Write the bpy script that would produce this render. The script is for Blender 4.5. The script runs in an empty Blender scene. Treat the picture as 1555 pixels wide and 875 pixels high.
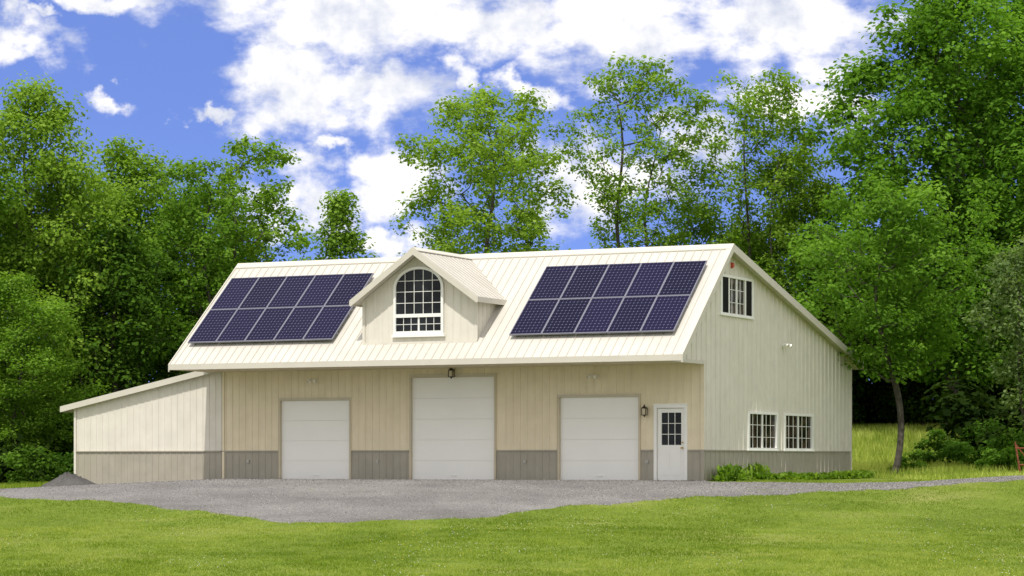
import bpy, math, random
import numpy as np
from mathutils import Vector, Matrix
random.seed(3)
rng = np.random.default_rng(7)
scene = bpy.context.scene
COL = scene.collection
scene.view_settings.view_transform = 'Standard'
scene.view_settings.look = 'None'
scene.view_settings.exposure = 0

# ------------------------------------------------------------------ helpers
class N:
    def __init__(s, name):
        s.m = bpy.data.materials.new(name); s.m.use_nodes = True
        s.t = s.m.node_tree; s.n = s.t.nodes; s.l = s.t.links
        s.n.clear(); s.out = s.n.new('ShaderNodeOutputMaterial')
    def add(s, typ, **kw):
        nd = s.n.new(typ)
        for k, v in kw.items(): setattr(nd, k, v)
        return nd
    def link(s, a, b): s.l.new(a, b)
    def noise(s, scale, detail=4, rough=.55, coord='Object'):
        tc = s.add('ShaderNodeTexCoord')
        nz = s.add('ShaderNodeTexNoise'); nz.inputs['Scale'].default_value = scale
        nz.inputs['Detail'].default_value = detail; nz.inputs['Roughness'].default_value = rough
        s.link(tc.outputs[coord], nz.inputs['Vector'])
        return nz
    def ramp(s, src, stops):
        r = s.add('ShaderNodeValToRGB'); e = r.color_ramp.elements
        e[0].position, e[0].color = stops[0]
        e[1].position, e[1].color = stops[-1]
        for p, c in stops[1:-1]:
            x = e.new(p); x.color = c
        s.link(src, r.inputs['Fac']); return r

def c4(r, g, b): return (r, g, b, 1)

def paint(name, col, rough=.5, var=.06, scale=2.0, metallic=0, bump=0, spec=.5, streak=True):
    m = N(name)
    p = m.add('ShaderNodeBsdfPrincipled')
    nz = m.noise(scale, 4, .6)
    lo = tuple(c*(1-var*1.6) for c in col[:3])+(1,); hi = tuple(min(1, c*(1+var)) for c in col[:3])+(1,)
    r = m.ramp(nz.outputs['Fac'], [(.3, lo), (.7, hi)])
    m.link(r.outputs['Color'], p.inputs['Base Color'])
    if streak:
        tc = m.add('ShaderNodeTexCoord'); mp = m.add('ShaderNodeMapping'); mp.inputs['Scale'].default_value = (5, 5, .35)
        m.link(tc.outputs['Object'], mp.inputs['Vector'])
        n2 = m.add('ShaderNodeTexNoise'); n2.inputs['Scale'].default_value = 1.2; n2.inputs['Detail'].default_value = 4
        m.link(mp.outputs['Vector'], n2.inputs['Vector'])
        mx = m.add('ShaderNodeMix', data_type='RGBA', blend_type='MULTIPLY'); mx.inputs['Factor'].default_value = .4
        r2 = m.ramp(n2.outputs['Fac'], [(.3, c4(.86, .85, .82)), (.62, c4(1, 1, 1))])
        m.link(r.outputs['Color'], mx.inputs['A']); m.link(r2.outputs['Color'], mx.inputs['B'])
        m.link(mx.outputs['Result'], p.inputs['Base Color'])
    p.inputs['Roughness'].default_value = rough; p.inputs['Metallic'].default_value = metallic
    p.inputs['Specular IOR Level'].default_value = spec
    if bump:
        b = m.add('ShaderNodeBump'); b.inputs['Strength'].default_value = bump; b.inputs['Distance'].default_value = .01
        n3 = m.noise(scale*30, 3); m.link(n3.outputs['Fac'], b.inputs['Height']); m.link(b.outputs['Normal'], p.inputs['Normal'])
    m.link(p.outputs['BSDF'], m.out.inputs['Surface'])
    return m.m

M_SIDING = paint('siding_bounce_tint', c4(.78, .685, .50), .5, .04, spec=.3)  # beige siding with warm ground bounce light mixed into its colour
M_SIDLIT = paint('siding_lit_tint', c4(.72, .68, .60), .5, .04, spec=.3)  # paler copy of the same siding, lighting difference painted into the colour
M_WAINS = paint('wainscot_taupe', c4(.38, .35, .285), .55, .05, spec=.3)
M_ROOF = paint('roof_cream_metal', c4(.575, .545, .485), .45, .05, 1.0, streak=False, spec=.25)
M_SEAM = paint('roof_seam', c4(.47, .44, .385), .5, .04, streak=False, spec=.2)
M_TRIM = paint('trim_cream', c4(.60, .565, .485), .45, .03, streak=False)
M_TRIMTAN = paint('trim_tan', c4(.55, .48, .35), .5, .04, streak=False)
M_WHITE = paint('white_paint', c4(.86, .85, .81), .4, .02, streak=False, spec=.3)
M_DOORW = paint('garage_white', c4(.90, .89, .85), .5, .012, 1.0, spec=.25, streak=False)
M_SOFFIT = paint('soffit', c4(.66, .58, .43), .6, .03, streak=False)
M_CONC = paint('concrete', c4(.42, .40, .37), .85, .12, 3, streak=False, bump=.4)
M_BLACK = paint('black_metal', c4(.008, .008, .009), .6, .1, streak=False, spec=.1)
M_BRONZE = paint('bronze_lamp', c4(.05, .038, .025), .4, .1, streak=False, metallic=.5)
M_LAMPG = paint('lamp_glass', c4(.55, .48, .33), .2, .1, streak=False)
M_GREYBOX = paint('outlet_grey', c4(.42, .41, .38), .5, .05, streak=False)
M_RED = paint('alarm_red', c4(.5, .07, .03), .4, .1, streak=False)
M_BRASS = paint('brass', c4(.5, .33, .1), .3, .1, streak=False, metallic=.8)
M_RUST = paint('rust', c4(.22, .06, .025), .85, .4, 8, streak=False)
M_ALU = paint('aluminium_frame', c4(.24, .24, .29), .45, .05, streak=False, metallic=.3, spec=.3)

def glass_mat(name, dark, light, scale=1.5, spec=.25):
    m = N(name); p = m.add('ShaderNodeBsdfPrincipled')
    nz = m.noise(scale, 4, .6)
    r = m.ramp(nz.outputs['Fac'], [(.42, dark), (.72, light)])
    m.link(r.outputs['Color'], p.inputs['Base Color'])
    p.inputs['Roughness'].default_value = .08; p.inputs['Specular IOR Level'].default_value = spec
    m.link(p.outputs['BSDF'], m.out.inputs['Surface']); return m.m
M_GLASS = glass_mat('window_glass', c4(.004, .005, .006), c4(.02, .024, .028), spec=.2)
M_GLASS2 = glass_mat('window_glass_room', c4(.006, .006, .006), c4(.12, .08, .045), 2.6, .15)  # opaque pane, brownish interior reflection painted in as blotches

def solar_mat():
    m = N('solar_cells'); p = m.add('ShaderNodeBsdfPrincipled')
    tc = m.add('ShaderNodeTexCoord'); sp = m.add('ShaderNodeSeparateXYZ'); m.link(tc.outputs['Generated'], sp.inputs[0])
    def ma(op, a, b=None):
        nd = m.add('ShaderNodeMath', operation=op)
        for i, v in enumerate((a, b)):
            if v is None: continue
            if isinstance(v, (int, float)): nd.inputs[i].default_value = v
            else: m.link(v, nd.inputs[i])
        return nd.outputs[0]
    fx = ma('ABSOLUTE', ma('SUBTRACT', ma('FRACT', ma('MULTIPLY', sp.outputs[0], 8)), .5))
    fy = ma('ABSOLUTE', ma('SUBTRACT', ma('FRACT', ma('MULTIPLY', sp.outputs[1], 12)), .5))
    line = ma('GREATER_THAN', ma('MAXIMUM', fx, fy), .462)
    dia = ma('GREATER_THAN', ma('ADD', fx, fy), .88)
    oi = m.add('ShaderNodeObjectInfo')
    r = m.ramp(oi.outputs['Random'], [(0, c4(.005, .005, .020)), (1, c4(.010, .008, .034))])
    m1 = m.add('ShaderNodeMix', data_type='RGBA'); m.link(line, m1.inputs['Factor']); m.link(r.outputs['Color'], m1.inputs['A']); m1.inputs['B'].default_value = c4(.045, .042, .10)
    m2 = m.add('ShaderNodeMix', data_type='RGBA'); m.link(dia, m2.inputs['Factor']); m.link(m1.outputs['Result'], m2.inputs['A']); m2.inputs['B'].default_value = c4(.22, .22, .30)
    m.link(m2.outputs['Result'], p.inputs['Base Color']); p.inputs['Roughness'].default_value = .15
    p.inputs['Specular IOR Level'].default_value = .06
    m.link(p.outputs['BSDF'], m.out.inputs['Surface']); return m.m
M_SOLAR = solar_mat()

def leaf_mat(name, dark, mid, light, trans=.35, hue=.010):
    m = N(name)
    at = m.add('ShaderNodeAttribute', attribute_name='rnd')
    oi = m.add('ShaderNodeObjectInfo')
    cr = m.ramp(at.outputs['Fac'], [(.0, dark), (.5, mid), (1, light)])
    hs = m.add('ShaderNodeHueSaturation')
    mr = m.add('ShaderNodeMapRange'); m.link(oi.outputs['Random'], mr.inputs['Value']); mr.inputs['To Min'].default_value = .95; mr.inputs['To Max'].default_value = 1.18
    mr2 = m.add('ShaderNodeMapRange'); m.link(oi.outputs['Random'], mr2.inputs['Value']); mr2.inputs['To Min'].default_value = .5+hue; mr2.inputs['To Max'].default_value = .5-hue*.5
    m.link(mr.outputs[0], hs.inputs['Value']); m.link(mr2.outputs[0], hs.inputs['Hue']); m.link(cr.outputs['Color'], hs.inputs['Color'])
    d = m.add('ShaderNodeBsdfDiffuse'); t = m.add('ShaderNodeBsdfTranslucent')
    m.link(hs.outputs['Color'], d.inputs['Color'])
    tm = m.add('ShaderNodeMix', data_type='RGBA', blend_type='MULTIPLY'); tm.inputs['Factor'].default_value = 1
    m.link(hs.outputs['Color'], tm.inputs['A']); tm.inputs['B'].default_value = c4(1.55, 1.7, .65)
    m.link(tm.outputs['Result'], t.inputs['Color'])
    s1 = m.add('ShaderNodeMixShader'); s1.inputs[0].default_value = trans; m.link(d.outputs[0], s1.inputs[1]); m.link(t.outputs[0], s1.inputs[2])
    m.link(s1.outputs[0], m.out.inputs['Surface']); return m.m
M_LEAF_MAPLE = leaf_mat('leaf_maple', c4(.042, .10, .012), c4(.088, .19, .020), c4(.155, .285, .035), .4)
M_LEAF_LIGHT = leaf_mat('leaf_light', c4(.088, .155, .018), c4(.158, .26, .032), c4(.25, .36, .06), .42)
M_LEAF_MID = leaf_mat('leaf_mid', c4(.062, .125, .014), c4(.118, .22, .026), c4(.19, .31, .045), .42)
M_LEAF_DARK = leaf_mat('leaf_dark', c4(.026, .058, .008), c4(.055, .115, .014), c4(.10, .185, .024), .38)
M_LEAF_SHADE = leaf_mat('leaf_shade', c4(.006, .013, .003), c4(.014, .028, .005), c4(.035, .06, .01), .2)  # deep woodland shade put into the leaf colour
M_LEAF_GREY = leaf_mat('leaf_grey', c4(.09, .14, .05), c4(.16, .22, .08), c4(.24, .30, .12), .4)
M_GRASSB = leaf_mat('grass_blades', c4(.115, .17, .018), c4(.18, .245, .032), c4(.28, .325, .07), .3, 0)
M_GRASSF = leaf_mat('field_grass', c4(.17, .23, .04), c4(.28, .34, .06), c4(.44, .47, .13), .35, 0)

def bark():
    m = N('bark'); p = m.add('ShaderNodeBsdfPrincipled')
    nz = m.noise(7, 4, .7); r = m.ramp(nz.outputs['Fac'], [(.3, c4(.03, .025, .019)), (.7, c4(.105, .09, .07))])
    m.link(r.outputs['Color'], p.inputs['Base Color']); p.inputs['Roughness'].default_value = .9
    b = m.add('ShaderNodeBump'); b.inputs['Strength'].default_value = .8; b.inputs['Distance'].default_value = .03
    m.link(nz.outputs['Fac'], b.inputs['Height']); m.link(b.outputs['Normal'], p.inputs['Normal'])
    m.link(p.outputs['BSDF'], m.out.inputs['Surface']); return m.m
M_BARK = bark()

def ground_mat():
    m = N('lawn_ground'); p = m.add('ShaderNodeBsdfPrincipled')
    n1 = m.noise(.22, 6, .65); n2 = m.noise(9, 4, .7)
    r1 = m.ramp(n1.outputs['Fac'], [(.35, c4(.105, .155, .018)), (.52, c4(.15, .205, .028)), (.68, c4(.23, .25, .07))])
    r2 = m.ramp(n2.outputs['Fac'], [(.3, c4(.65, .65, .65)), (.7, c4(1.2, 1.2, 1.1))])
    mx = m.add('ShaderNodeMix', data_type='RGBA', blend_type='MULTIPLY'); mx.inputs['Factor'].default_value = 1
    m.link(r1.outputs['Color'], mx.inputs['A']); m.link(r2.outputs['Color'], mx.inputs['B'])
    m.link(mx.outputs['Result'], p.inputs['Base Color']); p.inputs['Roughness'].default_value = .95
    p.inputs['Specular IOR Level'].default_value = .1
    m.link(p.outputs['BSDF'], m.out.inputs['Surface']); return m.m
def gravel_mat(name='gravel', k=1.0):
    m = N(name); p = m.add('ShaderNodeBsdfPrincipled')
    n1 = m.noise(.4, 6, .65); n2 = m.noise(22, 4, .85)
    r1 = m.ramp(n1.outputs['Fac'], [(.32, c4(.15*k, .142*k, .135*k)), (.68, c4(.245*k, .234*k, .222*k))])
    r2 = m.ramp(n2.outputs['Fac'], [(.35, c4(.6, .6, .6)), (.65, c4(1.2, 1.2, 1.2))])
    mx = m.add('ShaderNodeMix', data_type='RGBA', blend_type='MULTIPLY'); mx.inputs['Factor'].default_value = 1
    m.link(r1.outputs['Color'], mx.inputs['A']); m.link(r2.outputs['Color'], mx.inputs['B'])
    m.link(mx.outputs['Result'], p.inputs['Base Color']); p.inputs['Roughness'].default_value = .9
    p.inputs['Specular IOR Level'].default_value = .15
    m.link(p.outputs['BSDF'], m.out.inputs['Surface']); return m.m
def attr_mat(name, stops):
    m = N(name); p = m.add('ShaderNodeBsdfPrincipled')
    at = m.add('ShaderNodeAttribute', attribute_name='rnd')
    r = m.ramp(at.outputs['Fac'], stops)
    m.link(r.outputs['Color'], p.inputs['Base Color']); p.inputs['Roughness'].default_value = .85; p.inputs['Specular IOR Level'].default_value = .15
    m.link(p.outputs['BSDF'], m.out.inputs['Surface']); return m.m

class MB:
    def __init__(s): s.v = []; s.f = []; s.mi = []; s.mats = []
    def mat(s, m):
        if m not in s.mats: s.mats.append(m)
        return s.mats.index(m)
    def face(s, pts, m):
        i = len(s.v); s.v += [tuple(p) for p in pts]; s.f.append(tuple(range(i, i+len(pts)))); s.mi.append(s.mat(m))
    def box(s, a, b, m):
        x0, y0, z0 = a; x1, y1, z1 = b
        s.hexa([(x0,y0,z0),(x1,y0,z0),(x1,y1,z0),(x0,y1,z0),(x0,y0,z1),(x1,y0,z1),(x1,y1,z1),(x0,y1,z1)], m)
    def hexa(s, p8, m):
        i = len(s.v); s.v += [tuple(p) for p in p8]
        for q in ((0,3,2,1),(4,5,6,7),(0,1,5,4),(1,2,6,5),(2,3,7,6),(3,0,4,7)):
            s.f.append(tuple(i+k for k in q)); s.mi.append(s.mat(m))
    def cyl(s, p0, p1, r0, r1, m, n=10):
        p0 = Vector(p0); p1 = Vector(p1); d = (p1-p0).normalized()
        a = d.orthogonal().normalized(); b = d.cross(a); i = len(s.v)
        for p, r in ((p0, r0), (p1, r1)):
            for k in range(n):
                t = 2*math.pi*k/n; s.v.append(tuple(p+a*math.cos(t)*r+b*math.sin(t)*r))
        for k in range(n):
            s.f.append((i+k, i+(k+1) % n, i+n+(k+1) % n, i+n+k)); s.mi.append(s.mat(m))
        s.f.append(tuple(i+k for k in reversed(range(n)))); s.mi.append(s.mat(m))
        s.f.append(tuple(i+n+k for k in range(n))); s.mi.append(s.mat(m))
    def obj(s, name, parent=None, label=None):
        me = bpy.data.meshes.new(name); me.from_pydata(s.v, [], s.f)
        for m in s.mats: me.materials.append(m)
        me.polygons.foreach_set('material_index', s.mi); me.update()
        o = bpy.data.objects.new(name, me); COL.objects.link(o)
        if parent: o.parent = parent
        if label: o['label'] = label
        return o

def np_mesh(name, V, F, mat, rnd=None, smooth=False):
    me = bpy.data.meshes.new(name); n, k = F.shape
    me.vertices.add(len(V)); me.vertices.foreach_set('co', V.astype(np.float32).ravel())
    me.loops.add(n*k); me.loops.foreach_set('vertex_index', F.astype(np.int32).ravel())
    me.polygons.add(n); me.polygons.foreach_set('loop_start', np.arange(0, n*k, k, dtype=np.int32))
    me.polygons.foreach_set('loop_total', np.full(n, k, dtype=np.int32))
    if smooth: me.polygons.foreach_set('use_smooth', np.ones(n, dtype=bool))
    me.materials.append(mat)
    if rnd is not None:
        a = me.attributes.new('rnd', 'FLOAT', 'POINT'); a.data.foreach_set('value', rnd.astype(np.float32))
    me.update(calc_edges=True); me.validate()
    return me
def add_obj(name, me, loc=(0, 0, 0), parent=None):
    o = bpy.data.objects.new(name, me); COL.objects.link(o); o.location = loc
    if parent: o.parent = parent
    return o
def empty(name, loc=(0, 0, 0), rz=0):
    o = bpy.data.objects.new(name, None); COL.objects.link(o); o.location = loc; o.rotation_euler = (0, 0, rz)
    o.empty_display_size = .3
    return o

# ------------------------------------------------------------------ terrain
def sst(t): t = np.clip(t, 0, 1); return t*t*(3-2*t)
def gz(x, y):
    x = np.asarray(x, float); y = np.asarray(y, float)
    z = 0
    for d in (-1.5, -.75, 0, .75, 1.5):
        z = z+np.interp(y+d, [-60, 30, 41, 57.5, 68.3, 90], [-1.5, -1.45, -1.3, -.9, 0, 0])/5
    left = np.clip(-8.77-x, 0, 14)*-.045*sst((y-58)/8)
    hill = 1.65*sst((y-80)/22)*sst((x-7)/5)+.6*sst((y-112)/60)*sst((x-6)/6)
    right = .12*sst((x-10)/5)*sst((y-64)/8)
    und = .025*np.sin(x*.55+1)*np.sin(y*.4)*(y < 66)
    return z+left+hill+right+und

def axis(parts):
    out = []
    for a, b, st in parts: out += list(np.arange(a, b, st))
    return np.array(out)
gx = axis([(-600, -60, 60), (-60, -24, 3), (-24, 24, .5), (24, 60, 3), (60, 660, 60)])
gy = axis([(-100, 30, 8), (30, 92, .5), (92, 130, 1.5), (130, 200, 10), (200, 900, 70)])
XX, YY = np.meshgrid(gx, gy); ZZ = gz(XX, YY)
V = np.stack([XX.ravel(), YY.ravel(), ZZ.ravel()], 1)
nx, ny = len(gx), len(gy)
I = np.arange(nx*ny).reshape(ny, nx)
F = np.stack([I[:-1, :-1].ravel(), I[:-1, 1:].ravel(), I[1:, 1:].ravel(), I[1:, :-1].ravel()], 1)
g = add_obj('ground', np_mesh('ground', V, F, ground_mat(), smooth=True)); g['kind'] = 'structure'

LX = [-24, -16, -13.4, -9.7, -7.5, -6.8, -5.5, -4, -2.7, -.4, 1.3, 3.7, 6.3, 9.0, 10.9, 12.9, 14, 17, 24]
LY = [69, 67.2, 66, 62.7, 60.5, 59.5, 57.7, 57.6, 58, 59.6, 61.6, 63.3, 64.8, 65.8, 66.8, 68.1, 69, 72, 78]
UX = [-24, -15, -13.9, -13.4, 5.3, 5.4, 9.0, 10.9, 12.9, 14, 17, 24]
UY = [72.5, 71.2, 72.5, 79.0, 69.9, 68.6, 67.9, 68.5, 70.0, 71.5, 75, 82]
def wob(x): return .22*np.sin(x*1.7)+.13*np.sin(x*4.1+1)+.07*np.sin(x*9.3+2)+.04*np.sin(x*23)
def ylow(x): return np.interp(x, LX, LY)+wob(x)
def yup(x): return np.interp(x, UX, UY)+.3*wob(x*1.3+3)*((x > 5.6) | (x < -14))
xs = np.arange(-24, 24.01, .12); K = 60
V = []
for k in range(K+1):
    t = k/K; y = ylow(xs)*(1-t)+yup(xs)*t
    V.append(np.stack([xs, y, gz(xs, y)+.018-(.03 if k in (0, K) else 0)], 1))
V = np.concatenate(V); n = len(xs); I = np.arange(n*(K+1)).reshape(K+1, n)
F = np.stack([I[:-1, :-1].ravel(), I[:-1, 1:].ravel(), I[1:, 1:].ravel(), I[1:, :-1].ravel()], 1)
g = add_obj('gravel_driveway', np_mesh('gravel_driveway', V, F, gravel_mat(), smooth=True)); g['kind'] = 'structure'

th = math.radians(25.9)
n = 60000
x = rng.uniform(-17, 17, n); t = rng.random(n); y = ylow(x)-.45*(t < .08)*rng.random(n)+t*(yup(x)-ylow(x))
ok = ~((y > 69.5+(5.28-x)*.4855-.05) & (x < 5.3)) ; x = x[ok]; y = y[ok]; n = len(x)
z = gz(x, y)+.016; s = rng.uniform(.007, .022, n)
P = np.stack([x, y, z], 1)
base = np.array([[1, 0, 0], [-.5, .87, 0], [-.5, -.87, 0], [0, 0, .8]])
ang = rng.uniform(0, 6.28, n); ca, sa = np.cos(ang), np.sin(ang)
W = np.stack([base[None, :, 0]*ca[:, None]-base[None, :, 1]*sa[:, None], base[None, :, 0]*sa[:, None]+base[None, :, 1]*ca[:, None], np.repeat(base[None, :, 2], n, 0)*rng.uniform(.6, 1.3, n)[:, None]], 2)
V = (P[:, None, :]+W*s[:, None, None]).reshape(-1, 3)
b4 = np.arange(n)[:, None]*4
F = np.concatenate([b4+np.array([[0, 1, 3]]), b4+np.array([[1, 2, 3]]), b4+np.array([[2, 0, 3]])])
M_STONES = attr_mat('gravel_stones', [(0, c4(.06, .057, .054)), (.6, c4(.175, .167, .158)), (1, c4(.36, .345, .325))])
g = add_obj('loose_gravel', np_mesh('loose_gravel', V, F, M_STONES, np.repeat(rng.random(n), 4))); g['kind'] = 'stuff'; g['label'] = 'loose grey stones scattered over the gravel driveway'; g['category'] = 'gravel'

def vnoise(x, y, s, seed=0):
    r = np.random.default_rng(seed).random((64, 64)); u = x/s+100; v = y/s+100
    i = np.floor(u).astype(int); j = np.floor(v).astype(int); a = sst(u-i); b = sst(v-j)
    g_ = lambda p, q: r[p % 64, q % 64]
    return (g_(i, j)*(1-a)+g_(i+1, j)*a)*(1-b)+(g_(i, j+1)*(1-a)+g_(i+1, j+1)*a)*b
def blades(name, x, y, h, w, mat, label, lean=.5):
    n = len(x); z = gz(x, y)-.004
    ang = rng.uniform(0, 6.28, n); la = rng.uniform(0, 6.28, n); ll = rng.random(n)*lean*h
    dx, dy = np.cos(ang)*w/2, np.sin(ang)*w/2
    a = np.stack([x-dx, y-dy, z], 1); b = np.stack([x+dx, y+dy, z], 1); c = np.stack([x+np.cos(la)*ll, y+np.sin(la)*ll, z+h], 1)
    V = np.stack([a, b, c], 1).reshape(-1, 3); F = np.arange(3*n).reshape(n, 3)
    tone = np.clip(.46+(vnoise(x, y*.4, 1.1, 1)-.5)*.8+(vnoise(x, y*.5, 3.5, 2)-.5)*.9+(vnoise(x, y*.5, .3, 3)-.5)*.7+rng.normal(0, .22, n), 0, 1)
    o = add_obj(name, np_mesh(name, V, F, mat, np.repeat(tone, 3))); o['kind'] = 'stuff'; o['label'] = label; o['category'] = 'grass'
    return o
n = 340000
y = 38.5+rng.random(n)**1.15*34; x = rng.uniform(-1, 1, n)*(y*.215+1.5)
e = rng.normal(0, .16, n)+(vnoise(x, y, .5, 9)-.5)*.5
ing = (y > ylow(x)+e) & (y < yup(x)+e)
wallm = (y > 69.2+(5.28-x)*.4855) & (x < 5.3) & (x > -13.7)
k = ~ing & ~wallm; x = x[k]; y = y[k]; n = len(x)
blades('lawn_grass', x, y, rng.uniform(.02, .045, n)*(.6+.9*vnoise(x, y, .8, 5)), rng.uniform(.012, .024, n), M_GRASSB, 'mown green lawn in front of the gravel driveway', 1.2)
n = 60000
y = rng.uniform(70, 106, n); x = rng.uniform(10.5, 26, n)
k = (y > yup(x)+.1) & ~((x < 11.4) & (y < 84)); x = x[k]; y = y[k]; n = len(x)
blades('field_grass', x, y, rng.uniform(.10, .38, n)*np.where(y < 78, .5, 1), rng.uniform(.02, .045, n), M_GRASSF, 'tall sunlit meadow grass behind the barn', .6)
n = 22000
y = rng.uniform(71, 86, n); x = rng.uniform(-22, -13.9, n); k = y > yup(x); x = x[k]; y = y[k]; n = len(x)
blades('verge_grass', x, y, rng.uniform(.06, .22, n), rng.uniform(.015, .035, n), M_GRASSB, 'rough green grass at the edge of the wood', .6)
n = 2600
y = rng.uniform(39, 66, n); x = rng.uniform(-1, 1, n)*y*.21; k = (y < ylow(x)-.1) & (vnoise(x, y*.5, 1.7, 12) > .58); x = x[k]; y = y[k]; n = len(x)
P = np.stack([x, y, gz(x, y)+rng.uniform(.03, .055, n)], 1); s = rng.uniform(.007, .014, n)
octa = np.array([[1, 0, 0], [0, 1, 0], [-1, 0, 0], [0, -1, 0], [0, 0, .8], [0, 0, -.8]])
V = (P[:, None, :]+octa[None]*s[:, None, None]).reshape(-1, 3); b6 = np.arange(n)[:, None]*6
F = np.concatenate([b6+np.array([q]) for q in ([0, 1, 4], [1, 2, 4], [2, 3, 4], [3, 0, 4], [1, 0, 5], [2, 1, 5], [3, 2, 5], [0, 3, 5])])
M_FL = attr_mat('wildflowers', [(0, c4(.6, .5, .05)), (.30, c4(.6, .5, .05)), (.34, c4(.55, .58, .45)), (1, c4(.6, .62, .5))])
g = add_obj('lawn_flowers', np_mesh('lawn_flowers', V, F, M_FL, np.repeat(rng.random(n), 6))); g['kind'] = 'stuff'; g['label'] = 'tiny white clover and yellow dandelion heads in the lawn'; g['category'] = 'flowers'

# ------------------------------------------------------------------ barn
HM = Matrix.Translation((5.28, 69.5, 0)) @ Matrix.Rotation(-th, 4, 'Z')
barn = empty('barn', (5.28, 69.5, 0), -th)
barn['label'] = 'cream metal-sided barn garage with white roll-up doors on gravel'; barn['category'] = 'barn'
LEN = 15.62; DEP = 12.88; EZ = 3.40; RY = 1.62; RZ = 6.62; BY = 13.47; BZ = 3.69; OV = -2.2; SOF = 3.27; WZ = .85
fs = (RZ-EZ)/(RY-OV); bs = (BZ-RZ)/(BY-RY)
def roofz(y): return EZ+(y-OV)*fs if y < RY else RZ+(y-RY)*bs

def wall(mb, u0, u1, zb, zt, openings, mp, mat, pitch=.25, extra=(), rw=.05, rh=.013):
    br = sorted(set([u0, u1]+[v for o in openings for v in o[:2] if u0 < v < u1]+[e for e in extra if u0 < e < u1]))
    for a, b in zip(br[:-1], br[1:]):
        m = (a+b)/2; op = [o for o in openings if o[0] < m < o[1]]
        e = 1e-5
        lo_a, lo_b = zb(a+e), zb(b-e)
        for o in sorted(op, key=lambda o: o[2]):
            if o[2] > lo_a+.01: mb.face([mp(a, lo_a, 0), mp(b, lo_b, 0), mp(b, o[2], 0), mp(a, o[2], 0)], mat)
            lo_a = lo_b = max(lo_a, o[3])
        if zt(m) > lo_a+.01: mb.face([mp(a, lo_a, 0), mp(b, lo_b, 0), mp(b, zt(b-e), 0), mp(a, zt(a+e), 0)], mat)
    u = u0+pitch*.5
    while u < u1-.03:
        op = sorted([o for o in openings if o[0]-.05 < u < o[1]+.05], key=lambda o: o[2])
        z = zb(u); top = min(zt(u-rw/2), zt(u+rw/2)); sg = []
        for o in op:
            if o[2] > z+.03: sg.append((z, o[2]))
            z = max(z, o[3])
        if top > z+.03: sg.append((z, top))
        for za, zc in sg:
            w = rw/2; w2 = rw/4
            mb.face([mp(u-w2, za, rh), mp(u+w2, za, rh), mp(u+w2, zc, rh), mp(u-w2, zc, rh)], mat)
            mb.face([mp(u-w, za, 0), mp(u-w2, za, rh), mp(u-w2, zc, rh), mp(u-w, zc, 0)], mat)
            mb.face([mp(u+w2, za, rh), mp(u+w, za, 0), mp(u+w, zc, 0), mp(u+w2, zc, rh)], mat)
        u += pitch
mf = lambda u, z, o: (u, -o, z)
mg = lambda u, z, o: (o, u, z)
mk = lambda u, z, o: (u, DEP+o, z)
ml = lambda u, z, o: (-LEN-o, u, z)

G = [(-13.57, -11.20, -.35, 2.36), (-9.13, -6.43, -.35, 2.98), (-4.365, -1.934, -.35, 2.36), (-1.44, -.50, -.35, 2.09)]
mb = MB(); wall(mb, -LEN, 0, lambda u: WZ, lambda u: SOF, G, mf, M_SIDING, .23, rh=.017); mb.obj('front_wall', barn)
W_G = (1.27, 3.86, 4.70, 5.78); W1 = (3.46, 5.94, .90, 1.96); W2 = (6.52, 9.15, .90, 1.96)
mb = MB()
wall(mb, OV+.06, DEP, lambda u: SOF if u < 0 else WZ, lambda u: roofz(u)-.1, [W_G, W1, W2], mg, M_SIDLIT, .36, extra=(0, RY), rw=.07, rh=.028)
wall(mb, OV+.06, DEP, lambda u: SOF if u < 0 else WZ, lambda u: roofz(u)-.1, [], ml, M_SIDLIT, .4, extra=(0, RY))
wall(mb, -LEN, 0, lambda u: WZ, lambda u: roofz(DEP)-.1, [], mk, M_SIDING, .3)
mb.obj('gable_wall', barn)
mb = MB()
z0 = lambda u: -.05; z1 = lambda u: WZ
wall(mb, -LEN, 0, z0, z1, G, mf, M_WAINS, .23, rh=.017)
wall(mb, 0, DEP, z0, z1, [], mg, M_WAINS, .36, rw=.07, rh=.028)
wall(mb, 0, DEP, z0, z1, [], ml, M_WAINS, .4)
wall(mb, -LEN, 0, z0, z1, [], mk, M_WAINS, .3)
segs = [(-LEN, -13.65), (-11.12, -9.21), (-6.35, -4.445), (-1.854, -1.50), (-.44, -.04)]
for a, b in segs: mb.box((a, -.035, WZ-.015), (b, -.001, WZ+.02), M_WAINS)
mb.box((.001, .04, WZ-.015), (.035, DEP-.03, WZ+.02), M_WAINS)
mb.obj('wainscot', barn, 'taupe ribbed metal wainscot below the cream siding')
def parts_boxes(name, boxes, parent):
    for a, b, m in boxes:
        q = MB(); q.box(a, b, m); q.obj(name, parent)
parts_boxes('corner_trim', [((-.07, -.03, WZ+.02), (.03, -.002, SOF-.002), M_SIDING), ((-.07, -.03, -.06), (.03, -.002, WZ+.018), M_WAINS),
  ((.002, -.002, WZ+.02), (.03, .09, SOF-.05), M_SIDLIT), ((.002, DEP-.09, -.06), (.03, DEP+.03, roofz(DEP)-.12), M_SIDLIT), ((-LEN-.002, -.03, -.06), (-LEN+.08, -.003, SOF-.002), M_SIDING)], barn)
mb = MB(); mb.box((-LEN-.02, -.14, -.5), (.06, DEP+.06, -.045), M_CONC)
for o in G[:3]: mb.box((o[0]-.1, -.5, -.5), (o[1]+.1, -.141, -.06), M_CONC)
mb.obj('foundation', barn)

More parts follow.
